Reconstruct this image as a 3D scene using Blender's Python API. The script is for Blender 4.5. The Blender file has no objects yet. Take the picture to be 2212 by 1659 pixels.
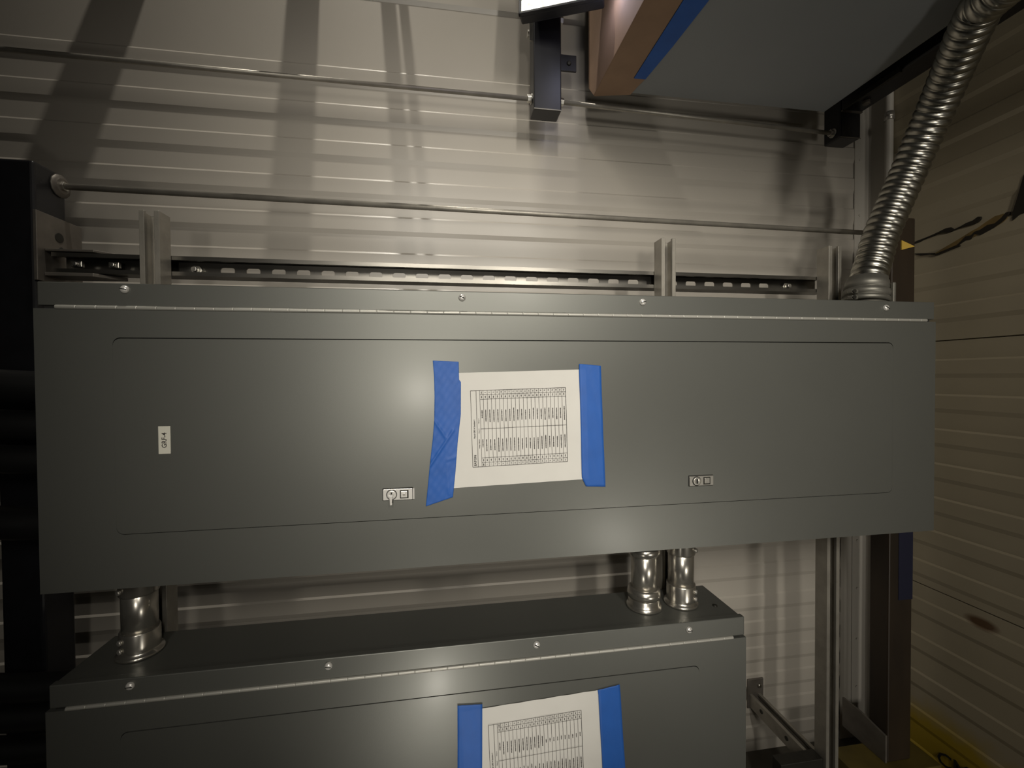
import bpy, math, random
from mathutils import Vector, Matrix
random.seed(7)
SC = bpy.context.scene
COL = SC.collection
ZF = 0.29            # heights below are measured with the camera at 1.5; the floor lies at 0.29 and is moved to 0
YW = 1.25            # face of the ribbed back wall
XR = 1.385           # face of the ribbed right wall

# ------------------------------------------------------------------ materials
def mat(name, col, rough=.5, metal=0., spec=.5, noise=0., nscale=20., bump=0., bscale=200., col2=None, stretch=None, emit=None, estr=0., alpha=1., coat=0.):
    m = bpy.data.materials.new(name); m.use_nodes = True
    nt = m.node_tree; b = nt.nodes['Principled BSDF']
    b.inputs['Base Color'].default_value = (*col, 1)
    b.inputs['Roughness'].default_value = rough
    b.inputs['Metallic'].default_value = metal
    b.inputs['Specular IOR Level'].default_value = spec
    b.inputs['Coat Weight'].default_value = coat; b.inputs['Coat Roughness'].default_value = .2
    b.inputs['Alpha'].default_value = alpha
    if emit:
        b.inputs['Emission Color'].default_value = (*emit, 1); b.inputs['Emission Strength'].default_value = estr
    tc = nt.nodes.new('ShaderNodeTexCoord')
    mp = nt.nodes.new('ShaderNodeMapping'); nt.links.new(tc.outputs['Object'], mp.inputs['Vector'])
    if stretch: mp.inputs['Scale'].default_value = stretch
    if noise > 0 or col2:
        n = nt.nodes.new('ShaderNodeTexNoise'); n.inputs['Scale'].default_value = nscale; n.inputs['Detail'].default_value = 6
        nt.links.new(mp.outputs['Vector'], n.inputs['Vector'])
        r = nt.nodes.new('ShaderNodeValToRGB')
        c2 = col2 or tuple(c*(1-noise) for c in col)
        r.color_ramp.elements[0].position = .35; r.color_ramp.elements[1].position = .68
        r.color_ramp.elements[0].color = (*c2, 1); r.color_ramp.elements[1].color = (*col, 1)
        nt.links.new(n.outputs['Fac'], r.inputs['Fac']); nt.links.new(r.outputs['Color'], b.inputs['Base Color'])
    if bump > 0:
        n2 = nt.nodes.new('ShaderNodeTexNoise'); n2.inputs['Scale'].default_value = bscale; n2.inputs['Detail'].default_value = 3
        nt.links.new(mp.outputs['Vector'], n2.inputs['Vector'])
        bp = nt.nodes.new('ShaderNodeBump'); bp.inputs['Strength'].default_value = bump; bp.inputs['Distance'].default_value = .002
        nt.links.new(n2.outputs['Fac'], bp.inputs['Height']); nt.links.new(bp.outputs['Normal'], b.inputs['Normal'])
    return m

M = {}
M['wall'] = mat('wall_paint', (.44, .406, .355), .34, spec=.5, noise=.06, nscale=3, bump=.05, bscale=500)
M['wall_r'] = mat('wall_paint_right', (.345, .295, .205), .38, noise=.10, nscale=4, bump=.05, bscale=400)
M['trim'] = mat('trim_paint', (.47, .44, .39), .45, noise=.05, nscale=5)
M['panel'] = mat('panel_grey_paint', (.140, .142, .128), .40, metal=.5, spec=.5, noise=.03, nscale=8, bump=.04, bscale=900, coat=.12)
M['seam'] = mat('dark_seam', (.012, .012, .010), .7)
M['zinc'] = mat('zinc_plate', (.62, .60, .55), .32, 1., noise=.25, nscale=60)
M['galv'] = mat('galvanised_strut', (.36, .335, .29), .42, .55, noise=.22, nscale=25, bump=.1)
M['galv_m'] = mat('zinc_strut', (.20, .19, .17), .33, .95, noise=.3, nscale=30, stretch=(.2, 1, 1))
M['galv_dull'] = mat('dull_galvanised', (.20, .18, .155), .5, .6, noise=.25, nscale=25)
M['emt'] = mat('bright_conduit', (.60, .57, .51), .25, .92, noise=.15, nscale=40, stretch=(1, 1, .3))
M['flex'] = mat('flexible_steel', (.40, .385, .34), .30, 1., noise=.2, nscale=50)
M['cast'] = mat('cast_connector', (.23, .22, .19), .48, .7, noise=.15, nscale=60)
M['black'] = mat('black_paint', (.0085, .0085, .011), .38, noise=.3, nscale=30)
M['cable'] = mat('black_cable_jacket', (.006, .006, .006), .42)
M['rust'] = mat('brown_steel', (.040, .026, .014), .5, .2, col2=(.018, .012, .007), nscale=9, stretch=(1, 1, .25))
M['dark'] = mat('dark_steel', (.030, .028, .022), .5, .4, noise=.3, nscale=30)
M['chrome'] = mat('chrome', (.72, .70, .66), .28, .45)
M['chrome_dull'] = mat('dull_chrome', (.46, .44, .40), .3, .75)
M['hinge'] = mat('hinge_steel', (.42, .41, .37), .42, .4)
M['paper'] = mat('white_paper', (.66, .642, .60), .8, noise=.03, nscale=18, bump=.35, bscale=28)
M['ink'] = mat('grey_ink', (.035, .03, .028), .8)
M['ink_soft'] = mat('soft_ink', (.10, .092, .085), .8)
M['marker'] = mat('black_marker', (.012, .010, .006), .7)
M['tape'] = mat('blue_painters_tape', (.016, .120, .49), .55, noise=.12, nscale=22, alpha=.86, bump=.25, bscale=30)
M['cardboard'] = mat('brown_cardboard', (.34, .215, .135), .75, noise=.15, nscale=14)
M['encl'] = mat('enclosure_grey', (.25, .265, .275), .45, noise=.06, nscale=4)
M['yellow'] = mat('yellow_paint', (.13, .095, .018), .6, noise=.4, nscale=9)
M['yellow_tag'] = mat('yellow_tag', (.55, .36, .06), .6)
M['floor'] = mat('floor_dark', (.10, .09, .07), .6, noise=.3, nscale=5)
M['ceil'] = mat('ceiling_dark', (.05, .048, .045), .7)
M['tear'] = mat('torn_dark_gap', (.012, .008, .003), .8)
M['tear_edge'] = mat('torn_tan_edge', (.20, .13, .04), .8, noise=.4, nscale=30)
M['label'] = mat('white_label', (.66, .64, .55), .5)
M['lens'] = mat('lit_diffuser', (.9, .9, .9), .4, emit=(.92, 1.0, .93), estr=1.5)
def lens_pattern(m):
    nt = m.node_tree; b = nt.nodes['Principled BSDF']
    tc = nt.nodes.new('ShaderNodeTexCoord'); v = nt.nodes.new('ShaderNodeTexVoronoi'); v.inputs['Scale'].default_value = 190
    nt.links.new(tc.outputs['Object'], v.inputs['Vector'])
    r = nt.nodes.new('ShaderNodeValToRGB')
    r.color_ramp.elements[0].color = (1, 1, 1, 1); r.color_ramp.elements[1].color = (.30, .32, .16, 1)
    r.color_ramp.elements[0].position = .35; r.color_ramp.elements[1].position = .75
    nt.links.new(v.outputs['Distance'], r.inputs['Fac']); nt.links.new(r.outputs['Color'], b.inputs['Emission Color'])
lens_pattern(M['lens'])

def wall_stain(m):
    """yellow overspray low on the right wall and one dark smudge, both with their own place on the wall"""
    nt = m.node_tree; b = nt.nodes['Principled BSDF']
    src = b.inputs['Base Color'].links[0].from_socket
    tc = nt.nodes.new('ShaderNodeTexCoord')
    def blob(center, scale, soft):
        mp = nt.nodes.new('ShaderNodeMapping'); mp.vector_type = 'POINT'
        mp.inputs['Scale'].default_value = scale
        mp.inputs['Location'].default_value = tuple(-c*s for c, s in zip(center, scale))
        n = nt.nodes.new('ShaderNodeTexNoise'); n.inputs['Scale'].default_value = 14
        nt.links.new(tc.outputs['Object'], n.inputs['Vector'])
        nt.links.new(tc.outputs['Object'], mp.inputs['Vector'])
        l = nt.nodes.new('ShaderNodeVectorMath'); l.operation = 'LENGTH'; nt.links.new(mp.outputs['Vector'], l.inputs[0])
        a = nt.nodes.new('ShaderNodeMath'); a.operation = 'MULTIPLY_ADD'; a.inputs[1].default_value = .6
        nt.links.new(n.outputs['Fac'], a.inputs[0]); nt.links.new(l.outputs['Value'], a.inputs[2])
        r = nt.nodes.new('ShaderNodeMapRange'); r.inputs['From Min'].default_value = 1.3; r.inputs['From Max'].default_value = 1.3-soft
        nt.links.new(a.outputs['Value'], r.inputs['Value'])
        return r.outputs['Result']
    return b, nt, src, blob

# ------------------------------------------------------------------ mesh builder
class MB:
    def __init__(s): s.v = []; s.f = []; s.sm = []
    def add(s, vs, fs, smooth=False):
        b = len(s.v); s.v += [Vector(p) for p in vs]
        for f in fs: s.f.append([b+i for i in f]); s.sm.append(smooth)
        return s
    def box(s, x0, x1, y0, y1, z0, z1):
        vs = [(x, y, z) for x in (x0, x1) for y in (y0, y1) for z in (z0, z1)]
        return s.add(vs, [(0, 1, 3, 2), (4, 6, 7, 5), (0, 4, 5, 1), (2, 3, 7, 6), (0, 2, 6, 4), (1, 5, 7, 3)])
    def prism(s, poly, axis, a0, a1):
        """poly: 2D outline in the two remaining axes (in x,y,z order), extruded along axis"""
        def P(p, a):
            if axis == 'x': return (a, p[0], p[1])
            if axis == 'y': return (p[0], a, p[1])
            return (p[0], p[1], a)
        n = len(poly); vs = [P(p, a0) for p in poly]+[P(p, a1) for p in poly]
        fs = [tuple(range(n))[::-1], tuple(range(n, 2*n))]
        fs += [(i, (i+1) % n, n+(i+1) % n, n+i) for i in range(n)]
        return s.add(vs, fs)
    def tube(s, path, r, seg=20, caps=True, smooth=True):
        path = [Vector(p) for p in path]; n = len(path)
        rs = r if isinstance(r, (list, tuple)) else [r]*n
        t0 = (path[1]-path[0]).normalized()
        ref = Vector((0, 0, 1)) if abs(t0.z) < .9 else Vector((1, 0, 0))
        u = t0.cross(ref).normalized(); vs = []
        for i, p in enumerate(path):
            t = (path[min(i+1, n-1)]-path[max(i-1, 0)])
            if t.length < 1e-9: t = t0
            t = t.normalized(); u = (u-t*u.dot(t)).normalized(); w = t.cross(u)
            for k in range(seg):
                a = 2*math.pi*k/seg; vs.append(p+(u*math.cos(a)+w*math.sin(a))*rs[i])
        fs = [(i*seg+k, i*seg+(k+1) % seg, (i+1)*seg+(k+1) % seg, (i+1)*seg+k) for i in range(n-1) for k in range(seg)]
        s.add(vs, fs, smooth)
        if caps:
            b = len(s.v)-n*seg
            s.f.append([b+k for k in range(seg)][::-1]); s.sm.append(False)
            s.f.append([b+(n-1)*seg+k for k in range(seg)]); s.sm.append(False)
        return s
    def cyl(s, p0, p1, r, seg=24, smooth=True): return s.tube([p0, p1], r, seg, True, smooth)
    def lathe(s, base, axis, prof, seg=32, smooth=True):
        """prof: (distance along axis, radius)"""
        base = Vector(base); a = Vector(axis).normalized()
        ref = Vector((0, 0, 1)) if abs(a.z) < .9 else Vector((1, 0, 0))
        u = a.cross(ref).normalized(); w = a.cross(u); vs = []; n = len(prof)
        for d, r in prof:
            for k in range(seg):
                t = 2*math.pi*k/seg; vs.append(base+a*d+(u*math.cos(t)+w*math.sin(t))*r)
        s.add(vs, [(i*seg+k, i*seg+(k+1) % seg, (i+1)*seg+(k+1) % seg, (i+1)*seg+k) for i in range(n-1) for k in range(seg)], smooth)
        b = len(s.v)-n*seg
        s.f.append([b+k for k in range(seg)][::-1]); s.sm.append(False)
        s.f.append([b+(n-1)*seg+k for k in range(seg)]); s.sm.append(False)
        return s
    def build(s, name, m, parent=None, bevel=0., seg=2):
        me = bpy.data.meshes.new(name)
        lo = Vector(tuple(min(v[i] for v in s.v) for i in range(3))); hi = Vector(tuple(max(v[i] for v in s.v) for i in range(3)))
        wo = parent['_w'] if parent is not None else [(lo.x+hi.x)/2, (lo.y+hi.y)/2, lo.z]
        wo = Vector(wo)
        me.from_pydata([v-wo for v in s.v], [], s.f); me.update()
        me.polygons.foreach_set('use_smooth', s.sm)
        import bmesh
        bm = bmesh.new(); bm.from_mesh(me); bmesh.ops.recalc_face_normals(bm, faces=bm.faces); bm.to_mesh(me); bm.free()
        me.materials.append(m)
        o = bpy.data.objects.new(name, me); COL.objects.link(o); o['_w'] = list(wo)
        if parent is not None: o.parent = parent
        else: o.location = wo-Vector((0, 0, ZF))
        if bevel > 0:
            b = o.modifiers.new('bevel', 'BEVEL'); b.width = bevel; b.segments = seg; b.limit_method = 'ANGLE'; b.angle_limit = math.radians(40)
        return o

def thing(name, label, cat, at, group=None):
    o = bpy.data.objects.new(name, None); COL.objects.link(o)
    o.location = Vector(at)-Vector((0, 0, ZF)); o['_w'] = list(at); o.empty_display_size = .05
    return tag(o, label, cat, group)
def tag(o, label, cat, group=None):
    o['label'] = label; o['category'] = cat
    if group: o['group'] = group
    return o
def struct(o, label=None):
    o['kind'] = 'structure'
    if label: o['label'] = label
    return o

def hexnut(mb, c, axis, r, h):
    return mb.tube([Vector(c), Vector(c)+Vector(axis)*h], r, 6, True, False)

# ------------------------------------------------------------------ the setting
def ribbed(lights, joints, z0, z1, drop=.0445, out=.0036):
    """profile (offset towards the room, z) of ribbed metal panel, bottom to top"""
    ev = []
    for z in lights: ev.append((z-drop, 'd')); ev.append((z, 'u'))
    for j in joints: ev.append((j, 'j'))
    ev.sort(); p = [(0, z0)]
    Q = 6
    for z, k in ev:
        if z < z0+.01 or z > z1-.01: continue
        if k == 'd': p += [(0, z-.006), (out, z+.006)]
        elif k == 'u': p += [(out, z-.0026), (out*.55, z-.0002), (0, z+.0026)]
        else: p += [(0, z-.0016), (-.008, z-.0012), (-.008, z+.0012), (0, z+.0016)]
    p.append((0, z1)); return p
ZB, ZT = ZF, 4.30
bl = [1.6447+.0992*k for k in range(8)]+[1.5+.0, 1.4008, 1.3016, 1.2024]
bl = [1.6447+.0992*k for k in range(-2, 8)]+[.8987+.0992*k for k in range(0, 6)]
bl2 = [2.48+.0992*k for k in range(1, 17)]
bd = [.7525-.085*k for k in range(6)]
back_l = bl+bl2+[z+.0445-.0 for z in bd]
prof = ribbed(back_l, [.798, 1.5465-.0], ZB, ZT)
mb = MB(); poly = [(YW-o, z) for o, z in prof]
n = len(poly); x0, x1 = -2.3, XR+.08
vs = [(x0, y, z) for y, z in poly]+[(x1, y, z) for y, z in poly]+[(x0, YW+.08, ZB), (x1, YW+.08, ZB), (x0, YW+.08, ZT), (x1, YW+.08, ZT)]
fs = [(i, i+1, n+i+1, n+i) for i in range(n-1)]+[(2*n, 2*n+2, 2*n+3, 2*n+1), (0, n, 2*n+1, 2*n), (n-1, 2*n+2, 2*n+3, 2*n-1)]
mb.add(vs, fs); WB = mb.build('wall_back', M['wall']); struct(WB, 'ribbed off-white metal wall behind the grey panels')

rl = [1.6934+.098*k for k in range(26)]+[1.539-.098*k for k in range(7)]+[.835-.11*k for k in range(5)]
prof = ribbed(rl, [1.5929, .880], ZB, ZT, out=.0038)
mb = MB(); poly = [(XR-o, z) for o, z in prof]; n = len(poly); y0, y1 = -2.4, YW
vs = [(x, y0, z) for x, z in poly]+[(x, y1, z) for x, z in poly]+[(XR+.08, y0, ZB), (XR+.08, y1, ZB), (XR+.08, y0, ZT), (XR+.08, y1, ZT)]
mb.add(vs, [(i, i+1, n+i+1, n+i) for i in range(n-1)]+[(2*n, 2*n+2, 2*n+3, 2*n+1), (0, n, 2*n+1, 2*n), (n-1, 2*n+2, 2*n+3, 2*n-1)])
WR = mb.build('wall_right', M['wall_r']); struct(WR, 'ribbed tan metal wall on the right with torn gaps')
# stains on the right wall (object space of WR)
b, nt, src, blob = wall_stain(M['wall_r'])
wo = Vector(WR['_w'])
def mixin(fac, col):
    global src
    mx = nt.nodes.new('ShaderNodeMix'); mx.data_type = 'RGBA'
    nt.links.new(fac, mx.inputs[0]); nt.links.new(src, mx.inputs[6]); mx.inputs[7].default_value = (*col, 1)
    src = mx.outputs[2]
mixin(blob(tuple(Vector((XR, 1.02, .40))-wo), (2, 3.6, 6.5), .5), (.34, .235, .02))
mixin(blob(tuple(Vector((XR, .93, .845))-wo), (5, 22, 55), .5), (.10, .055, .025))
nt.links.new(src, b.inputs['Base Color'])
# torn film on the right wall: dark slits and tan curled edges
def ribbon(pts, name, m, lift, parent):
    mb = MB(); top = [(XR-lift, y, z+h) for y, z, h in pts]; bot = [(XR-lift, y, z-h) for y, z, h in pts]
    k = len(pts); back = [(XR-.0002, y, z) for _, y, z in top+bot]
    fs = [(i, i+1, k+i+1, k+i) for i in range(k-1)]
    mb.add(top+bot+back, fs+[(2*k+i, 2*k+k+i, 2*k+k+i+1, 2*k+i+1) for i in range(k-1)]+
           [(i, 2*k+i, 2*k+i+1, i+1) for i in range(k-1)]+[(k+i, k+i+1, 3*k+i+1, 3*k+i) for i in range(k-1)]+[(0, k, 3*k, 2*k), (k-1, 3*k-1, 4*k-1, 2*k-1)])
    return mb.build(name, m, parent)
ribbon([(1.118, 1.880, .001), (1.10, 1.889, .003), (1.085, 1.890, .0035), (1.07, 1.894, .001), (1.05, 1.896, .002), (1.035, 1.899, .002), (1.02, 1.899, .0055), (1.008, 1.897, .006), (1.0, 1.894, .001), (.985, 1.897, .001), (.972, 1.899, .0035), (.957, 1.899, .005), (.946, 1.903, .007), (.94, 1.905, .003)], 'torn_slit', M['tear'], .0052, WR)
ribbon([(1.10, 1.856, .001), (1.085, 1.850, .0035), (1.06, 1.845, .002), (1.045, 1.840, .004), (1.02, 1.843, .003), (1.0, 1.846, .003), (.985, 1.846, .001)], 'torn_slit', M['tear'], .0052, WR)
ribbon([(1.045, 1.842, .001), (1.02, 1.849, .004), (.995, 1.856, .006), (.975, 1.864, .006), (.96, 1.867, .0095), (.945, 1.872, .009), (.93, 1.877, .012), (.91, 1.884, .014), (.893, 1.888, .010), (.885, 1.889, .004)], 'torn_edge', M['tear_edge'], .0055, WR)
ribbon([(.99, 1.849, .002), (.972, 1.862, .005), (.96, 1.861, .005), (.952, 1.870, .003), (.94, 1.867, .007), (.925, 1.873, .008), (.91, 1.875, .005), (.898, 1.882, .006), (.888, 1.891, .008), (.882, 1.896, .003)], 'torn_slit', M['tear'], .0062, WR)
ribbon([(.875, 1.885, .010), (.868, 1.9, .02), (.862, 1.915, .03), (.855, 1.93, .045), (.83, 1.95, .05)], 'torn_slit', M['tear'], .0062, WR)

mb = MB(); mb.box(-2.3, XR+.08, -2.4, YW+.08, ZB-.1, ZB); struct(mb.build('floor', M['floor']))
mb = MB(); mb.box(-2.3, XR+.08, -2.4, YW+.08, ZT, ZT+.1)
for bx, bw in ((-.345, .065), (-.70, .075), (-.160, .030), (-.125, .016)):      # unseen stubs added to cast shade bands over the left half of the wall
    mb.box(bx-bw/2, bx+bw/2, .66, 1.24, 2.73, 2.79); mb.box(bx-bw/2, bx+bw/2, .66, .72, 2.79, ZT)
struct(mb.build('ceiling_with_shade_stubs', M['ceil']))
# white corner trim: a flange on each wall
mb = MB()
mb.prism([(1.328, YW-.0027), (1.328, YW-.0055), (XR-.0055, YW-.0055), (XR-.0055, 1.186), (XR-.0027, 1.186), (XR-.0027, YW-.0027)], 'z', ZB, ZT)
for z in (.46, .62, .79, .95, 1.1, 1.75, 1.9, 2.02, 2.2):
    mb.cyl((1.347, YW-.0054, z), (1.347, YW-.0075, z), .004, 10)
struct(mb.build('trim_1', M['trim']), 'white corner trim where the two ribbed walls meet')
mb = MB(); mb.prism([(1.286, YW-.0028), (1.286, YW-.0048), (1.327, YW-.0048), (1.327, YW-.0028)], 'z', ZB, 1.535)
struct(mb.build('trim_2', M['trim']), 'narrow white trim strip beside the lower corner trim')

# thin white pipe in the corner
t = thing('wall_pipe', 'thin off-white pipe running up the corner behind the flexible conduit', 'pipe', (1.370, 1.170, ZB))
MB().cyl((1.370, 1.170, ZB), (1.370, 1.170, ZT), .0105, 16).build('pipe', M['trim'], t)
mb = MB().lathe((1.370, 1.170, 2.287), (0, 0, 1), [(0, .0105), (0, .0135), (.024, .0135), (.024, .0105)], 16)
mb.cyl((1.355, 1.158, 2.299), (1.350, 1.154, 2.299), .004, 8); mb.build('coupling', M['chrome_dull'], t)

# ------------------------------------------------------------------ electrical panels
def rrect(x0, x1, z0, z1, r, k=5):
    p = []
    for cx, cz, a0 in ((x1-r, z1-r, 0), (x0+r, z1-r, 90), (x0+r, z0+r, 180), (x1-r, z0+r, 270)):
        for i in range(k+1):
            a = math.radians(a0+90*i/k); p.append((cx+r*math.cos(a), cz+r*math.sin(a)))
    return p
YF = .83
def screw(parent, x, z, y=YF, r=.0068):
    mb = MB().lathe((x, y+.0005, z), (0, -1, 0), [(0, r), (.002, r), (.0045, r*.8), (.0058, r*.45), (.0062, r*.1)], 20)
    s = mb.build('cover_screw', M['chrome'], parent)
    a = random.uniform(-.6, .6); c, d = math.cos(a)*r*.72, math.sin(a)*r*.72
    q = MB(); q.tube([(x-c, y-.0058, z-d), (x+c, y-.0058, z+d)], .0009, 4, True, False)
    q.build('screw_slot', M['seam'], s)
    return s
def panel(label, x0, x1, ztop, zbot, xa, xb, g, screws):
    """x0..x1 outer cover, g = inner door rectangle"""
    t = thing('electrical_panel', label, 'electrical panel', ((x0+x1)/2, .91, zbot))
    zh = ztop-.0415
    mb = MB(); mb.box(x0+.006, x1-.006, .8440, .978, zbot+.004, ztop-.0025); mb.build('enclosure', M['panel'], t, .002)
    mb = MB(); mb.box(x0+.006, x1-.004, YF, .8438, zh+.0025, ztop); st = mb.build('cover_strip', M['panel'], t, .0016)
    for sx, sz in screws: screw(t, sx, sz)
    # outer door with the opening of the inner door cut as a recessed seam
    zd = zh-.0028
    out = [(x0, zbot), (x1, zbot), (x1, zd), (x0, zd)]
    mb = MB()
    inner = rrect(g[0], g[1], g[2], g[3], .012)
    inn2 = rrect(g[0]+.00004, g[1]-.00006, g[2]+.0011, g[3]-.0019, .0119)
    # door face as ring between outer rectangle and inner rounded rectangle
    k = len(inner); q = k//4
    vs = [(x, YF, z) for x, z in ((x1, zd), (x0, zd), (x0, zbot), (x1, zbot))]+[(x, YF, z) for x, z in inner]+[(x, YF+.006, z) for x, z in inner]
    fs = []
    for c in range(4):
        idx = [4+(c*q+i) for i in range(q)]
        fs.append([c]+idx[::-1])
        fs.append([c, idx[-1], 4+((c+1)*q) % k, (c+1) % 4][::-1])
    fs += [(4+i, 4+(i+1) % k, 4+k+(i+1) % k, 4+k+i) for i in range(k)]
    mb.add(vs, fs)
    b0 = [(x, .8436, z) for x, z in ((x1, zd), (x0, zd), (x0, zbot), (x1, zbot))]
    mb.add([(x, YF, z) for x, z in ((x1, zd), (x0, zd), (x0, zbot), (x1, zbot))]+b0, [(0, 1, 5, 4), (1, 2, 6, 5), (2, 3, 7, 6), (3, 0, 4, 7), (4, 5, 6, 7)])
    d = mb.build('outer_door', M['panel'], t)
    mb = MB(); mb.prism(inn2, 'y', YF+.00005, YF+.0065); mb.build('inner_door', M['panel'], t)
    mb = MB(); mb.prism(inner, 'y', YF+.0055, YF+.006); mb.build('door_gap', M['seam'], d)
    # piano hinge: knuckles along the top of the door
    pts, rr = [], []; x = xa; K_ = .0300
    while x < xb-.004:
        e = min(x+K_, xb)
        for q, r in ((x, .0031), (x+.0003, .0035), (x+.0015, .0035), (e-.0015, .0035), (e-.0003, .0035), (e, .0031)): pts.append((q, YF-.0002, zh)); rr.append(r)
        x = e+.0002
    MB().tube(pts, rr, 12).build('hinge', M['hinge'], t)
    mb = MB(); mb.box(x0+.012, x1-.012, YF+.0045, .8437, zh-.0026, zh+.0024); mb.build('hinge_gap', M['seam'], d)
    return t
UP = panel('upper and longer grey electrical panel with two chrome locks', -.6675, 1.099, 1.662, 1.143, -.635, 1.073, (-.553, .987, 1.235, 1.5705),
           ((-.5324, 1.6515), (.0337, 1.6497), (.3953, 1.648), (.9663, 1.6469)))
LO = panel('lower and shorter grey electrical panel below three short conduits', -.6645, .6275, .988, .469, -.634, .5966, (-.5539, .5195, .561, .8955),
           ((-.5369, .9748), (-.2142, .9741), (.1735, .9741), (.4963, .9726)))
for x, y in ((.566, .962), (.592, .885)):
    MB().lathe((x, y, .9852), (0, 0, 1), [(0, .0055), (.002, .005), (.0032, .002)], 14).build('top_screw', M['dark'], LO)

def lock(parent, x0, x1, z0, z1, key, m):
    y = YF
    f = MB().prism(rrect(x0-.0014, x1+.0014, z0-.0014, z1+.0014, .0015, 3), 'y', y-.0006, y+.0015).build('lock', M['seam'], parent)
    mb = MB().prism(rrect(x0, x1, z0, z1, .001, 3), 'y', y-.0034, y-.0004); mb.build('lock_plate', m, f, .0005)
    cx, cz = x0+(x1-x0)*.29, (z0+z1)/2
    MB().lathe((cx, y-.0033, cz), (0, -1, 0), [(0, .0098), (.0004, .0098), (.0004, .0088)], 28).build('cylinder_ring', M['seam'], f)
    MB().lathe((cx, y-.0033, cz), (0, -1, 0), [(0, .0088), (.0022, .0085), (.0028, .007), (.0016, .0035)], 28).build('key_cylinder', m, f)
    MB().box(cx-.0012, cx+.0012, y-.0068, y-.004, cz-.0045, cz+.0045).build('keyhole', M['seam'], f)
    lx = x0+(x1-x0)*.72; h = .0078
    mb = MB(); mb.box(lx-h, lx+h, y-.0038, y-.003, cz-h, cz+h); mb.build('latch_recess', M['dark'], f)
    mb = MB(); mb.box(lx-h*.78, lx+h*.70, y-.0056, y-.0036, cz-h*.72, cz+h*.78)
    mb.build('latch_button', m, f, .0008)
    mb = MB(); mb.box(lx-h*.32, lx+h*.30, y-.0064, y-.0054, cz-h*.3, cz+h*.35); mb.build('latch_finger', M['chrome_dull'], f, .0004)
    if key:
        mb = MB(); mb.tube([(cx, y-.004, cz+.001), (cx, y-.016, cz-.002)], .0016, 8)
        mb.prism([(cx-.0018, cz-.016), (cx+.0018, cz-.016), (cx+.0022, cz-.006), (cx+.0035, cz+.0015), (cx-.0035, cz+.0015), (cx-.0022, cz-.006)], 'y', y-.0165, y-.0148)
        mb.build('key', M['chrome'], f, .0005)
lock(UP, -.1142, -.0612, 1.2730, 1.2935, True, M['chrome'])
lock(UP, .4962, .5492, 1.2722, 1.2922, False, M['chrome_dull'])
for s, z in ((-.0606, 1.283),):
    MB().box(s+.0005, s+.003, YF-.0036, YF-.0004, 1.2735, 1.2935).build('lock_edge', M['chrome'], UP)

# ------------------------------------------------------------------ lettering helpers
def text_geo(body, size, place):
    """triangulated outline of a text, each point (a along the line, b up) put through place()"""
    cu = bpy.data.curves.new('t', 'FONT'); cu.body = body; cu.size = size; cu.align_x = 'CENTER'; cu.align_y = 'CENTER'; cu.resolution_u = 2; cu.offset = size*.016
    o = bpy.data.objects.new('t', cu); COL.objects.link(o)
    dg = bpy.context.evaluated_depsgraph_get(); me = bpy.data.meshes.new_from_object(o.evaluated_get(dg))
    vs = [place(v.co.x, v.co.y) for v in me.vertices]; fs = [tuple(p.vertices) for p in me.polygons]
    bpy.data.objects.remove(o); bpy.data.curves.remove(cu); bpy.data.meshes.remove(me)
    return vs, fs

# white label GRF-4
lb = MB().box(-.4860, -.4672, YF-.0008, YF, 1.3712, 1.4188).build('label_sticker', M['label'], None, .0002, 1)
tag(lb, 'small white label reading GRF-4 at the left of the upper panel', 'label')
mb = MB(); vs, fs = text_geo('GRF-4', .0118, lambda a, b: (-.4766-b*.92, YF-.0009, 1.3945+a*.86)); mb.add(vs, fs); mb.build('lettering', M['ink'], lb)

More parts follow.
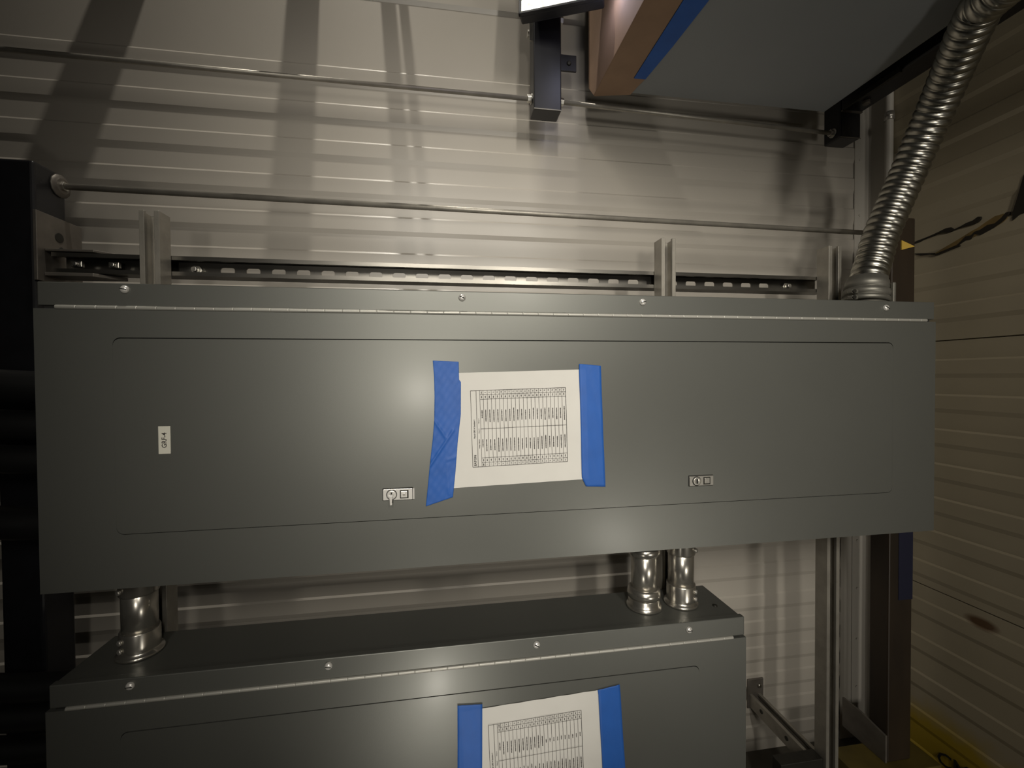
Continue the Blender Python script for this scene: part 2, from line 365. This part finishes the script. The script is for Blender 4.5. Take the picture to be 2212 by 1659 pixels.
# ------------------------------------------------------------------ circuit schedules
def schedule(label, cx, cz, ang, seed, short_from):
    rnd = random.Random(seed); W, H = .2794, .2175; ca, sa = math.cos(ang), math.sin(ang)
    def at(u, v, y):                                  # u to the right, v up, from the lower left corner of the sheet
        du, dv = u-W/2, v-H/2; return (cx+du*ca-dv*sa, y, cz+du*sa+dv*ca)
    nu, nv = 24, 18; mb = MB(); vs = []
    for j in range(nv+1):
        for i in range(nu+1):
            u, v = W*i/nu, H*j/nv
            w = .0010+.0006*math.sin(u*55+seed)*math.sin(v*41+seed*2)+.0004*math.sin(u*120+v*90)
            if i in (0, nu): w = .0006
            if j in (0, nv): w *= 1.2
            vs.append(at(u, v, YF-max(w, .0004)))
    m_ = (nu+1)*(nv+1); fr = [(j*(nu+1)+i, j*(nu+1)+i+1, (j+1)*(nu+1)+i+1, (j+1)*(nu+1)+i) for j in range(nv) for i in range(nu)]
    mb.add(vs, fr, True)
    p = mb.build('paper_sheet', M['paper']); tag(p, label, 'paper')
    Y = YF-.0022
    ln = MB(); sm = MB()
    def bar(b, u0, u1, v0, v1): b.add([at(u0, v0, Y), at(u1, v0, Y), at(u1, v1, Y), at(u0, v1, Y)], [(0, 1, 2, 3)])
    uL, uR, vB, vT = .0505, .2365, .0375, .1830
    col = [uL, uL+.0105, uL+.0175]; c0 = uL+.0175; pitch = (uR-uL-.0175-.0065)/21
    cols = [c0, c0+.0065]+[c0+.0065+pitch*(i+1) for i in range(21)]
    lw = .00042
    H_ = vT-vB; rows = [vB, vB+H_*.053, vB+H_*.115, vB+H_*.497, vB+H_*.885, vB+H_*.945, vT]
    bar(ln, uL-lw, uL+lw, vB, vT); bar(ln, col[1]-lw, col[1]+lw, vB, vT); bar(ln, uR-lw, uR+lw, vB, vT)
    for c in cols: bar(ln, c-lw*.8, c+lw*.8, vB, vT)
    for r in (vB, vT): bar(ln, uL, uR, r-lw, r+lw)
    for r in rows[1:-1]: bar(ln, c0, uR, r-lw*.8, r+lw*.8)
    pr = ln.build('table_lines', M['ink_soft'], p)
    def up_text(body, size, u, v): 
        vs, fs = text_geo(body, size, lambda a, b: at(u-b, v+a, Y)); sm.add(vs, fs)
    up_text('EATON', .0062, uL+.0054, vB+.0125)
    up_text('Panel GRF-4 Section 1', .0040, uL+.0054, vB+H_*.5)
    up_text('Voltage: 208/120', .0026, uL+.0140, vB+H_*.30); up_text('Phase: 3', .0026, uL+.0140, vB+H_*.47); up_text('Wires: 4', .0026, uL+.0140, vB+H_*.60)
    def scribble(u, v0, v1, h):                       # small print too fine to read: broken strokes
        v = v0
        while v < v1:
            l = rnd.uniform(.0007, .0016); hh = h*rnd.uniform(.6, 1); bar(sm, u-hh/2, u+hh/2, v, min(v+l, v1)); v += l+rnd.uniform(.0002, .0006)
    uc = [(cols[i]+cols[i+1])/2 for i in range(len(cols)-1)]
    for i, u in enumerate(uc):
        hh = .0021
        for r0, r1, kind in ((0, 1, 'n'), (1, 2, 'a'), (2, 3, 'd'), (3, 4, 'd'), (4, 5, 'a'), (5, 6, 'n')):
            mid = (rows[r0]+rows[r1])/2
            if kind == 'n' and i > 0:
                up_text(str(2*i-1 if r0 == 0 else 2*i), .0034, u, mid)
            elif kind == 'a' or i == 0: 
                L = .0040 if kind != 'd' else .015
                scribble(u, mid-L/2, mid+L/2, hh)
            else:
                L = rnd.uniform(.019, .027) if (i < short_from or r0 == 2) else .0075
                k = mid-.004+rnd.uniform(-.001, .001); scribble(u, k-L/2, k+L/2, hh)
    sm.build('print', M['ink'], p)
    return p
schedule('white circuit schedule sheet taped to the middle of the upper panel', .1390, 1.4015, math.radians(1.35), 3, 99)
schedule('white circuit schedule sheet taped to the lower panel, cut by the frame', .1690, .7560, math.radians(2.1), 5, 12)

# ------------------------------------------------------------------ blue tape strips
def tape(label, left, right, seed, wr=.0005, y0=YF-.0016, folds=()):
    """left / right: matching points (x, z) down both edges"""
    rnd = random.Random(seed); n, m = (120, 26) if folds else (26, 10); vs = []
    def along(pts, t):
        t = t*(len(pts)-1); i = min(int(t), len(pts)-2); f = t-i
        return (pts[i][0]*(1-f)+pts[i+1][0]*f, pts[i][1]*(1-f)+pts[i+1][1]*f)
    ph = [rnd.uniform(0, 6) for _ in range(4)]
    for j in range(n+1):
        a, b = along(left, j/n), along(right, j/n)
        for i in range(m+1):
            f = i/m; x = a[0]*(1-f)+b[0]*f; z = a[1]*(1-f)+b[1]*f
            w = wr*(math.sin(x*300+z*170+ph[0])*math.sin(z*90+ph[1])+.6*math.sin(x*500-z*330+ph[2]))
            for fx0, fz0, fx1, fz1, fh in folds:
                dx, dz = fx1-fx0, fz1-fz0; q = max(0, min(1, ((x-fx0)*dx+(z-fz0)*dz)/(dx*dx+dz*dz)))
                w += fh*math.exp(-(math.hypot(x-fx0-dx*q, z-fz0-dz*q)/.0022)**2)
            vs.append((x, y0-.0010-wr-w, z))
    k = (n+1)*(m+1); mb = MB()
    mb.add(vs+[(x, y+.0005, z) for x, y, z in vs], [(j*(m+1)+i, j*(m+1)+i+1, (j+1)*(m+1)+i+1, (j+1)*(m+1)+i) for j in range(n) for i in range(m)], True)
    s = [i for i in range(m+1)]+[j*(m+1)+m for j in range(1, n+1)]+[n*(m+1)+i for i in range(m-1, -1, -1)]+[j*(m+1) for j in range(n-1, 0, -1)]
    b = len(mb.v)-2*k
    mb.f += [[b+s[i], b+s[(i+1) % len(s)], b+k+s[(i+1) % len(s)], b+k+s[i]] for i in range(len(s))]; mb.sm += [False]*len(s)
    return tag(mb.build('tape_strip', M['tape']), label, 'tape')
tape('wrinkled blue tape strip on the left edge of the upper sheet',
     [(-.0216, 1.5309), (-.0195, 1.50), (-.0190, 1.465), (-.0200, 1.42), (-.0230, 1.385), (-.0290, 1.335), (-.0325, 1.30), (-.0370, 1.2581)],
     [(.0262, 1.5287), (.0268, 1.495), (.0302, 1.4905), (.0295, 1.43), (.0285, 1.4215), (.0230, 1.375), (.0190, 1.325), (.0135, 1.2730)], 1, .00025, folds=((-.030, 1.332, .0150, 1.399, .0022), (-.0205, 1.420, .001, 1.387, .0016), (.004, 1.344, .022, 1.350, .0016), (.006, 1.28, .004, 1.335, .0007)))
tape('smooth blue tape strip on the right edge of the upper sheet',
     [(.2615, 1.5243), (.2612, 1.51), (.2630, 1.46), (.2648, 1.38), (.2660, 1.30), (.2750, 1.2815)],
     [(.3063, 1.5205), (.3070, 1.50), (.3085, 1.45), (.3110, 1.38), (.3140, 1.31), (.3152, 1.2790)], 2, .0003)
tape('blue tape strip on the left edge of the lower sheet',
     [(.0184, .8735), (.0183, .84), (.0180, .79), (.0174, .74), (.0170, .69), (.0168, .63)],
     [(.0660, .8705), (.0656, .84), (.0652, .79), (.0646, .74), (.0640, .69), (.0635, .64)], 4, .0003)
tape('blue tape strip on the right edge of the lower sheet',
     [(.2975, .8705), (.2990, .86), (.3020, .80), (.3055, .74), (.3080, .69), (.3100, .64)],
     [(.3440, .8765), (.3455, .86), (.3495, .79), (.3530, .74), (.3565, .69), (.3590, .645)], 6, .0003)

# ------------------------------------------------------------------ rigid conduits between the panels
def conduit(label, x, y, kind_top, kind_bot, screw_dir):
    z0, z1 = .9862, 1.1465; R = .0279
    t = thing('metal_conduit', label, 'conduit', (x, y, z0))
    MB().cyl((x, y, z0+.004), (x, y, z1-.004), R, 40).build('pipe', M['emt'], t)
    def setscrew(z, d, name):
        q = MB().lathe((x, y, z), (0, 0, d), [(0, .037), (.003, .0378), (.0055, .036), (.008, .0318), (.011, .0312), (.044, .0312), (.046, .0304), (.046, .028)], 40)
        c = q.build(name, M['emt'], t)
        for k in (.018, .034):
            a = screw_dir; dx, dy = math.cos(a), math.sin(a)
            s = MB().lathe((x+dx*.0308, y+dy*.0308, z+d*k), (dx, dy, 0), [(0, .0052), (.004, .005), (.0052, .0036)], 14)
            s.build('set_screw', M['chrome_dull'], c)
    def compression(z, d, name):
        q = MB().lathe((x, y, z), (0, 0, d), [(0, .0385), (.003, .039), (.008, .0365), (.010, .0335), (.018, .0340), (.020, .0322), (.023, .0322), (.0245, .0355), (.033, .0362), (.041, .0345), (.045, .029)], 40)
        q.build(name, M['emt'], t)
    (setscrew if kind_top == 's' else compression)(z1, -1, 'top_connector')
    (setscrew if kind_bot == 's' else compression)(z0, 1, 'bottom_connector')
    return t
conduit('short silver conduit standing alone at the left between the two panels', -.5715, .912, 's', 's', math.radians(-120))
conduit('left conduit of the right-hand pair, with ringed compression base', .4355, .910, 'c', 'c', 0)
conduit('right conduit of the right-hand pair, with two set screws', .5245, .910, 's', 's', math.radians(-50))

# ------------------------------------------------------------------ flexible conduit
t = thing('flexible_conduit', 'corrugated silver flexible conduit rising from the right end of the upper panel', 'conduit', (1.0, .905, 1.66))
key = [(1.003, .908, 1.694), (1.020, .918, 1.735), (1.0425, .926, 1.7795), (1.0655, .924, 1.852), (1.1145, .900, 1.999), (1.111, .838, 2.114), (1.0325, .715, 2.1960), (1.010, .672, 2.1980), (.985, .60, 2.185), (.955, .50, 2.13)]
def catmull(P, k):
    P = [Vector(p) for p in P]; P = [P[0]*2-P[1]]+P+[P[-1]*2-P[-2]]; out = []
    for i in range(1, len(P)-2):
        a, b, c, d = P[i-1:i+3]
        for j in range(k):
            s = j/k; out.append(.5*((2*b)+(c-a)*s+(2*a-5*b+4*c-d)*s*s+(3*b-a-3*c+d)*s**3))
    out.append(P[-2]); return out
sp = catmull(key, 60)
L = [0.]
for i in range(1, len(sp)): L.append(L[-1]+(sp[i]-sp[i-1]).length)
PITCH = .0180; K = 10; nn = int(L[-1]/PITCH*K); path = []; rad = []; j = 0
for i in range(nn):
    s = L[-1]*i/(nn-1)
    while j < len(L)-2 and L[j+1] < s: j += 1
    f = (s-L[j])/max(L[j+1]-L[j], 1e-9); path.append(sp[j].lerp(sp[j+1], f))
    ph = (s/PITCH) % 1; rad.append(.0330+.0052*math.sqrt(max(0, math.sin(math.pi*ph))))
MB().tube(path, rad, 40).build('corrugated_tube', M['flex'], t)
ax = (Vector(key[1])-Vector(key[0])).normalized()
base = Vector((.9965, .905, 1.6690))
mb = MB().lathe(base, (0.17, .08, 1), [(0, .047), (.012, .047), (.0125, .0435), (.0150, .0435), (.0155, .0468), (.030, .0458), (.0305, .0425), (.0330, .0425), (.0335, .0448), (.052, .0425), (.053, .0400), (.062, .0395)], 40)
mb.lathe((.9955, .905, 1.6597), (0, 0, 1), [(0, .044), (.009, .044), (.014, .040)], 32)
c = mb.build('clamp_connector', M['cast'], t)
for z in (1.680, 1.694):
    mb = MB(); mb.box(.940, .958, .885, .900, z-.005, z+.005); mb.build('clamp_ear', M['cast'], c, .003)
    MB().lathe((.945, .886, z), (0, -1, 0), [(0, .0045), (.003, .0042)], 12).build('clamp_screw', M['dark'], c)
mb = MB(); mb.box(1.022, 1.030, .860, .868, 1.662, 1.712); mb.build('clamp_bar', M['cast'], c, .002)

# ------------------------------------------------------------------ strut channels
def cprofile(w, d, th=.0026, lip=.0095, ret=.0075):
    """C channel opening towards -second axis; first axis is width, second depth from 0 to d"""
    h = w/2
    return [(-h, 0), (-h, d), (h, d), (h, 0), (h-lip, 0), (h-lip, ret), (h-lip+th, ret), (h-lip+th, th), (h-th, th), (h-th, d-th), (-h+th, d-th), (-h+th, th), (-h+lip-th, th), (-h+lip-th, ret), (-h+lip, ret), (-h+lip, 0)]
def vstrut(label, x, ztop, z0=ZB):
    w, d, y0 = .0368, .0372, .9785
    mb = MB(); mb.prism([(x+a, y0+b) for a, b in cprofile(w, d)], 'z', z0, ztop)
    o = mb.build('strut_channel', M['galv'], None, .0007, 1)
    return tag(o, label, 'strut channel', 'upright strut channels behind the panels')
vstrut('upright strut channel standing up behind the left end of the upper panel', -.5825, 1.838)
vstrut('upright strut channel right of centre, behind the pair of conduits', .5326, 1.829)
vstrut('upright strut channel beside the flexible conduit and corner trim', .9885, 1.8285)

# horizontal slotted strut
y0 = 1.0165; zc = 1.7375
t = thing('slotted_strut', 'long horizontal slotted strut channel running behind the top of the upper panel', 'strut channel', (.15, 1.035, 1.717))
w = .041; d = .0385; xs, xe = -.7838, 1.0
mb = MB()
h = w/2; th = .0026; lip = .0085
# side flanges and lips (two L shapes), then the back web with slots
for s in (1, -1):
    zz = zc+s*h
    mb.prism([(y0, zz), (y0+d, zz), (y0+d, zz-s*th), (y0+th, zz-s*th), (y0+th, zz-s*(lip-th)), (y0+.007, zz-s*(lip-th)), (y0+.007, zz-s*lip), (y0, zz-s*lip)], 'x', xs, xe)
sl = [(-.4865+.0527*k) for k in range(27)]; sh = .0070
slots = [(a, a+.0290) for a in sl if a+.03 < .885 and not (.50 < a+.015 < .57)]
zi0, zi1 = zc-h+th, zc+h-th
def webbox(a, b, c0, c1): mb.box(a, b, y0+d-th, y0+d, c0, c1)
prev = xs
for a, b in slots:
    webbox(prev, a, zi0, zi1); webbox(a, b, zi0, zc-sh); webbox(a, b, zc+sh, zi1)
    for cx, sg in ((a, 1), (b, -1)):                   # rounded slot corners
        for cz, sv in ((zc-sh, 1), (zc+sh, -1)):
            r = .0055; poly = [(cx, cz)]+[(cx+sg*(r-r*math.sin(q)), cz+sv*(r-r*math.cos(q))) for q in [math.pi/2*i/4 for i in range(5)]]
            mb.prism(poly, 'y', y0+d-th, y0+d)
    prev = b
webbox(prev, xe, zi0, zi1)
mb.build('channel', M['galv_m'], t)
for x in (-.530, .905):
    mb = MB(); hexnut(mb, (x, y0+d-th, zc-.002), (0, -1, 0), .0115, .010); mb.cyl((x, y0+d-.012, zc-.002), (x, y0+d-.024, zc-.002), .0055, 14); mb.build('bolt', M['zinc'], t, .0008)
for x in (-.748, -.680):
    mb = MB(); mb.box(x-.010, x+.010, y0+.012, y0+.020, zc-.006, zc+.007); mb.cyl((x, y0+.012, zc), (x, y0+.006, zc), .005, 12); mb.build('channel_nut', M['zinc'], t, .0015)

# ------------------------------------------------------------------ black frame
t = thing('steel_post', 'thick black steel post at the left edge beside the panels', 'post', (-.835, 1.0375, ZB))
mb = MB(); mb.box(-.872, -.7985, 1.0, 1.076, ZB, 1.934); mb.build('tube', M['black'], t, .006, 3)
# bracket on the side of the black post that takes the slotted strut
t = thing('strut_bracket', 'grey bracket plate joining the slotted strut to the black post', 'bracket', (-.75, 1.04, 1.697))
mb = MB(); mb.box(-.7984, -.7915, .996, 1.105, 1.697, 1.8355); mb.build('plate', M['galv_dull'], t, .001)
MB().lathe((-.7914, 1.047, 1.795), (1, 0, 0), [(0, .010), (.0008, .010)], 18).build('bolt_hole', M['dark'], t)
MB().lathe((-.7914, 1.052, 1.768), (1, 0, 0), [(0, .009), (.0006, .008)], 18).build('bolt_hole', M['dark'], t)
mb = MB(); mb.prism([(-.7912, 1.012), (-.705, 1.012), (-.670, 1.052), (-.7912, 1.058)], 'z', 1.7590, 1.7640); mb.build('wing', M['galv_dull'], t, .0008)
mb = MB(); mb.prism([(-.7912, 1.010), (-.705, 1.010), (-.668, 1.052), (-.7912, 1.058)], 'z', 1.7090, 1.7160); mb.build('wing', M['galv_dull'], t, .0008)

t = thing('hanging_tube', 'short black square tube hanging at the top centre below the floodlight', 'steel tube', (.267, 1.126, 2.183))
mb = MB(); mb.box(.231, .3037, 1.10, 1.152, 2.183, ZT); mb.build('tube', M['black'], t, .003, 2)
mb = MB(); mb.box(.2315, .3032, 1.0992, 1.1008, 2.1826, 2.1850); mb.build('end_edge', M['cast'], t)
mb = MB(); mb.box(.3037, .3475, 1.112, 1.118, 2.295, 2.3365); tb = mb.build('side_tab', M['black'], t, .001)
MB().lathe((.327, 1.112, 2.314), (0, -1, 0), [(0, .006), (.003, .0055), (.0045, .003)], 14).build('tab_bolt', M['dark'], tb)
mb = MB(); hexnut(mb, (.3037, 1.125, 2.432), (1, 0, 0), .0095, .011); mb.build('nut', M['zinc'], t)
mb = MB(); hexnut(mb, (.231, 1.125, 2.388), (-1, 0, 0), .0095, .011); mb.build('nut', M['zinc'], t)
mb = MB(); mb.box(.222, .231, 1.108, 1.112, 2.36, 2.445); mb.build('edge_clip', M['zinc'], t)

t = thing('hanging_tube', 'black square tube stub hanging below the overhead beam at the right', 'steel tube', (1.159, 1.129, 2.180))
mb = MB(); mb.box(1.126, 1.1925, 1.10, 1.157, 2.180, ZT); mb.build('tube', M['black'], t, .004, 2)
mb = MB(); mb.box(1.1265, 1.192, 1.0992, 1.1008, 2.1798, 2.1815); mb.build('end_edge', M['galv_dull'], t)

t = thing('overhead_beam', 'black steel beam running towards the viewer beside the grey overhead box', 'beam', (1.159, .4, 2.2535))
mb = MB(); mb.box(1.126, 1.1925, -.45, 1.0995, 2.2535, 2.325); mb.build('tube', M['black'], t, .004, 2)
mb = MB(); mb.box(1.119, 1.1262, .93, 1.085, 2.247, 2.262); mb.build('angle_clip', M['dark'], t, .001)
mb = MB(); hexnut(mb, (1.1555, 1.05, 2.2537), (0, 0, -1), .010, .009); mb.build('bolt', M['galv_dull'], t, .001)
mb = MB(); mb.box(1.127, 1.192, 1.094, 1.0998, 2.2505, 2.2540); mb.build('weld', M['galv_dull'], t)

# ------------------------------------------------------------------ brown post and its foot
t = thing('steel_post', 'rusty brown steel post at the right, in front of the corner', 'post', (1.254, 1.058, .41))
mb = MB(); mb.box(1.2168, 1.2940, 1.03, 1.086, .41, 1.9325); mb.build('tube', M['rust'], t, .004, 2)
o = MB().box(1.10, 1.36, 1.0, 1.10, ZB, .409).build('floor_sill', M['yellow'], None, .002); tag(o, 'dull yellow sill block under the foot of the brown post', 'sill')
o = MB().prism([(1.03, .4095), (1.165, .4095), (1.165, .4995), (1.103, .4995), (1.03, .4870)], 'x', 1.2105, 1.2162).build('foot_bracket', M['galv_dull'], None, .0008)
tag(o, 'grey bracket plate at the foot of the brown post', 'bracket')
o = MB().box(1.2475, 1.2935, 1.0288, 1.0298, .868, 1.172).build('tape_strip', mat('dark_blue_tape', (.004, .005, .022), .6), None)
tag(o, 'dark blue tape strip on the brown post just below the upper panel', 'tape')
o = MB().prism([(1.2465, 1.842), (1.2890, 1.853), (1.2465, 1.868)], 'y', 1.0270, 1.0298).build('paper_tag', M['yellow_tag'], None)
tag(o, 'small yellow pointed tag on the brown post beside the flexible conduit', 'tag')

# ------------------------------------------------------------------ tie rods
def rod(label, p0, p1, ends, r=.0056):
    t = thing('tie_rod', label, 'rod', tuple((Vector(p0)+Vector(p1))/2-Vector((0, 0, .012))))
    MB().cyl(p0, p1, r, 16).build('rod', M['galv'], t)
    d = (Vector(p1)-Vector(p0)).normalized()
    for e in ends:
        p = Vector(p0) if e == 0 else Vector(p1); q = d if e == 0 else -d
        mb = MB(); hexnut(mb, p+q*.002, q, .0098, .010); mb.build('nut', M['zinc'], t, .0008)
        mb = MB().cyl(p+q*.0002, p+q*.002, .0125, 18); mb.build('washer', M['zinc'], t)
    return t
rod('upper tie rod running from the left frame edge to the hanging tube', (-1.9, 1.125, 2.2255), (.2308, 1.125, 2.2222), (1,))
rod('upper tie rod running from the centre tube to the right stub', (.3040, 1.125, 2.2213), (1.1258, 1.125, 2.2032), (0, 1))
rod('lower tie rod from the black post to the brown post above the panels', (-.7980, 1.060, 1.9073), (1.2166, 1.060, 1.8952), (0, 1), .0064)
mb = MB().lathe((-.7984, 1.06, 1.9073), (1, 0, 0), [(0, .024), (.003, .024), (.0035, .018), (.007, .016)], 12)
o = mb.build('anchor_washer', M['galv_dull']); tag(o, 'round grey anchor washer on the black post around the lower rod', 'washer')

# ------------------------------------------------------------------ floodlight
A = Vector((.189, 1.035, 2.3665)); e = Vector((.926, -.378, 0)).normalized(); nrm = Vector((-.378, -.926, 0)).normalized(); tilt = .12
up = (Vector((0, 0, 1))*math.cos(tilt)+nrm*(-math.sin(tilt))).normalized(); out = (nrm*math.cos(tilt)+Vector((0, 0, 1))*math.sin(tilt)).normalized()
out = e.cross(up).normalized(); out = out if out.dot(nrm) > 0 else -out
t = thing('floodlight', 'lit white floodlight with dark frame at the top edge of the picture', 'lamp', tuple(A))
def fbox(a0, a1, b0, b1, c0, c1):
    vs = [A+e*a+up*b+out*c for a in (a0, a1) for b in (b0, b1) for c in (c0, c1)]
    return MB().add(vs, [(0, 1, 3, 2), (4, 6, 7, 5), (0, 4, 5, 1), (2, 3, 7, 6), (0, 2, 6, 4), (1, 5, 7, 3)])
fbox(-.006, .192, -.006, .20, -.028, -.002).build('housing', M['black'], t, .004)
fr = MB()
for a0, a1, b0, b1 in ((-.007, -.001, -.007, .20), (.186, .192, -.007, .20), (-.007, .192, -.007, -.001), (-.007, .192, .194, .20)):
    k = fbox(a0, a1, b0, b1, -.004, .004); fr.add(k.v, k.f)
fr.build('frame', M['black'], t, .001)
fbox(-.0008, .186, -.0008, .194, -.002, .0012).build('diffuser', M['lens'], t)
k = MB().box(.25, .285, 1.045, 1.0995, 2.44, 2.46); k.build('mounting_arm', M['black'], t, .002)

# ------------------------------------------------------------------ grey overhead box with cardboard edge guard
t = thing('overhead_enclosure', 'large grey box overhead at the upper right, seen from below', 'electrical enclosure', (.75, .7, 2.2405))
mb = MB(); mb.box(.400, 1.066, .25, 1.094, 2.2405, 2.75); mb.build('housing', M['encl'], t, .003)
g = thing('edge_guard', 'brown cardboard edge guard on the left edge of the overhead box', 'cardboard', (.43, .7, 2.235))
mb = MB(); mb.prism([(.3945, .25), (.4690, .25), (.4690, 1.030), (.5000, 1.030), (.4930, 1.060), (.4880, 1.094), (.3945, 1.113)], 'z', 2.2360, 2.2400); mb.build('bottom_flap', M['cardboard'], g, .0015)
mb = MB(); mb.prism([(.25, 2.2362), (1.110, 2.2362), (1.150, 2.280), (1.150, 2.75), (.25, 2.75)], 'x', .3930, .3985); mb.build('side_flap', M['cardboard'], g, .0015)
mb = MB(); mb.prism([(.4690, .25), (.548, .25), (.532, .60), (.510, .92), (.4985, 1.029), (.4690, 1.030)], 'z', 2.2345, 2.2359)
o = mb.build('tape_strip', M['tape']); tag(o, 'blue tape strip along the cardboard guard under the overhead box', 'tape')

# ------------------------------------------------------------------ black cables at the left
def cable(label, pts, r):
    o = MB().tube(catmull(pts, 10), r, 20).build('power_cable', M['cable'])
    return tag(o, label, 'cable', 'thick black cables at the left of the panels')
for nm, z, r in (('topmost of the four thick black cables entering the upper panel', 1.4875, .029), ('second from top of the four thick black cables entering the upper panel', 1.4180, .027),
                 ('third from top of the four thick black cables entering the upper panel', 1.3560, .0255), ('lowest of the four thick black cables entering the upper panel', 1.2400, .029)):
    cable(nm, [(-2.25, .95, z+.10), (-1.7, .94, z+.085), (-1.25, .93, z+.050), (-1.0, .92, z+.020), (-.86, .915, z+.009), (-.75, .91, z), (-.662, .91, z)], r)
for nm, z, r in (('topmost of the three thick black cables entering the lower panel', .9390, .0240), ('middle of the three thick black cables entering the lower panel', .8860, .0235),
                 ('lowest of the three thick black cables entering the lower panel', .8260, .0215)):
    cable(nm, [(-2.25, .95, z+.16), (-1.7, .93, z+.125), (-1.25, .92, z+.070), (-1.0, .915, z+.034), (-.86, .91, z+.012), (-.75, .91, z), (-.659, .91, z)], r)

# ------------------------------------------------------------------ small steel at the lower right
x = .971
t = thing('wall_strut', 'strut channel arm reaching out from the back wall at the lower right', 'strut channel', (x, 1.12, .442))
mb = MB(); mb.prism([(x+a, .483-b) for a, b in cprofile(.038, .041)], 'y', 1.0175, 1.2468); mb.build('channel', M['galv'], t, .0007, 1)
mb = MB(); mb.box(.945, 1.001, 1.2415, 1.2470, .437, .530); pl = mb.build('wall_plate', M['galv_dull'], t, .002)
MB().lathe((.985, 1.2416, .508), (0, -1, 0), [(0, .007), (.004, .0065), (.006, .004)], 12).build('plate_bolt', M['zinc'], pl)
for y in (1.09, 1.19): MB().lathe((x-.0195, y, .466), (-1, 0, 0), [(0, .006), (.0008, .006)], 14).build('side_hole', M['dark'], t)
o = MB().box(.845, .968, .985, 1.0168, ZB, .4975).build('steel_stand', M['dark'], None, .002); tag(o, 'dark steel block at the bottom edge beside the right strut channel', 'stand')

# marker writing low on the right wall
vs, fs = text_geo('CMR', .062, lambda a, b: (XR-.0052, .972-a*.88, .418+b*.85+a*.16))
mb = MB().add(vs, fs); mb.build('marker_writing', M['marker'], WR)

# ------------------------------------------------------------------ light
def area(name, loc, target, size, power, col, sy=None):
    l = bpy.data.lights.new(name, 'AREA'); l.energy = power; l.color = col; l.size = size
    if sy: l.shape = 'RECTANGLE'; l.size_y = sy
    o = bpy.data.objects.new(name, l); COL.objects.link(o)
    o.location = Vector(loc)-Vector((0, 0, ZF)); o.rotation_euler = (Vector(target)-Vector(loc)).to_track_quat('-Z', 'Y').to_euler()
    return o
WARM = (1.0, .945, .84)
def spot(name, loc, target, power, col, size, radius, blend=1.):
    l = bpy.data.lights.new(name, 'SPOT'); l.energy = power; l.color = col; l.spot_size = math.radians(size); l.spot_blend = blend; l.shadow_soft_size = radius
    o = bpy.data.objects.new(name, l); COL.objects.link(o)
    o.location = Vector(loc)-Vector((0, 0, ZF)); o.rotation_euler = (Vector(target)-Vector(loc)).to_track_quat('-Z', 'Y').to_euler()
    return o
l = area('main_lamp', (-.225, -1.475, 2.62), (.33, 1.0, 1.55), .12, 2.9, WARM, .8); l.data.spread = math.radians(54)
spot('mid_lamp', (-.17, -1.475, 1.40), (.20, 1.0, 1.48), 52., WARM, 50, .085)
spot('low_lamp', (-.036, .05, .375), (.03, .83, .92), 7.0, WARM, 50, .03)
l = area('side_lamp', (.58, -1.40, 2.46), (.56, 1.10, 1.58), .09, 4.1, WARM, .70); l.data.spread = math.radians(72)
spot('right_lamp', (1.15, -1.20, .36), (1.10, 1.25, 1.35), 30., WARM, 100, .13)
l = area('ceiling_lamp', (-.25, .86, 4.10), (-.20, 1.25, 1.95), .035, 4.8, WARM, .05); l.data.spread = math.radians(75)
pl = bpy.data.lights.new('floodlight_glow', 'POINT'); pl.energy = .4; pl.color = (.72, .74, 1.0); pl.shadow_soft_size = .05
po = bpy.data.objects.new('floodlight_glow', pl); COL.objects.link(po); po.location = Vector((.42, .93, 2.47-.26))-Vector((0, 0, ZF))
po.location = A+e*.20+out*.03-up*.02-Vector((0, 0, ZF))

w = bpy.data.worlds.new('World'); SC.world = w; w.use_nodes = True
w.node_tree.nodes['Background'].inputs[0].default_value = (.9, .85, .7, 1); w.node_tree.nodes['Background'].inputs[1].default_value = .008

# ------------------------------------------------------------------ camera
cam = bpy.data.cameras.new('Camera'); co = bpy.data.objects.new('Camera', cam); COL.objects.link(co); SC.camera = co
cam.sensor_fit = 'HORIZONTAL'; cam.sensor_width = 36.; cam.lens = 941.47/2212*36; cam.clip_start = .01
yaw, pit, rol = .153191, -.0169215, -.00649347
right = Vector((math.cos(yaw), -math.sin(yaw), 0)); fwd = Vector((math.sin(yaw), math.cos(yaw), 0)); upv = Vector((0, 0, 1))
f2 = fwd*math.cos(pit)+upv*math.sin(pit); u2 = upv*math.cos(pit)-fwd*math.sin(pit)
r3 = right*math.cos(rol)+u2*math.sin(rol); u3 = u2*math.cos(rol)-right*math.sin(rol)
mw = Matrix((r3, u3, -f2)).transposed().to_4x4(); mw.translation = Vector((0, 0, 1.5-ZF)); co.matrix_world = mw

for o in bpy.data.objects:
    if '_w' in o: del o['_w']
vsn = SC.view_settings; vsn.view_transform = 'Standard'; vsn.look = 'None'; vsn.gamma = 1; vsn.use_curve_mapping = False; vsn.exposure = 0.
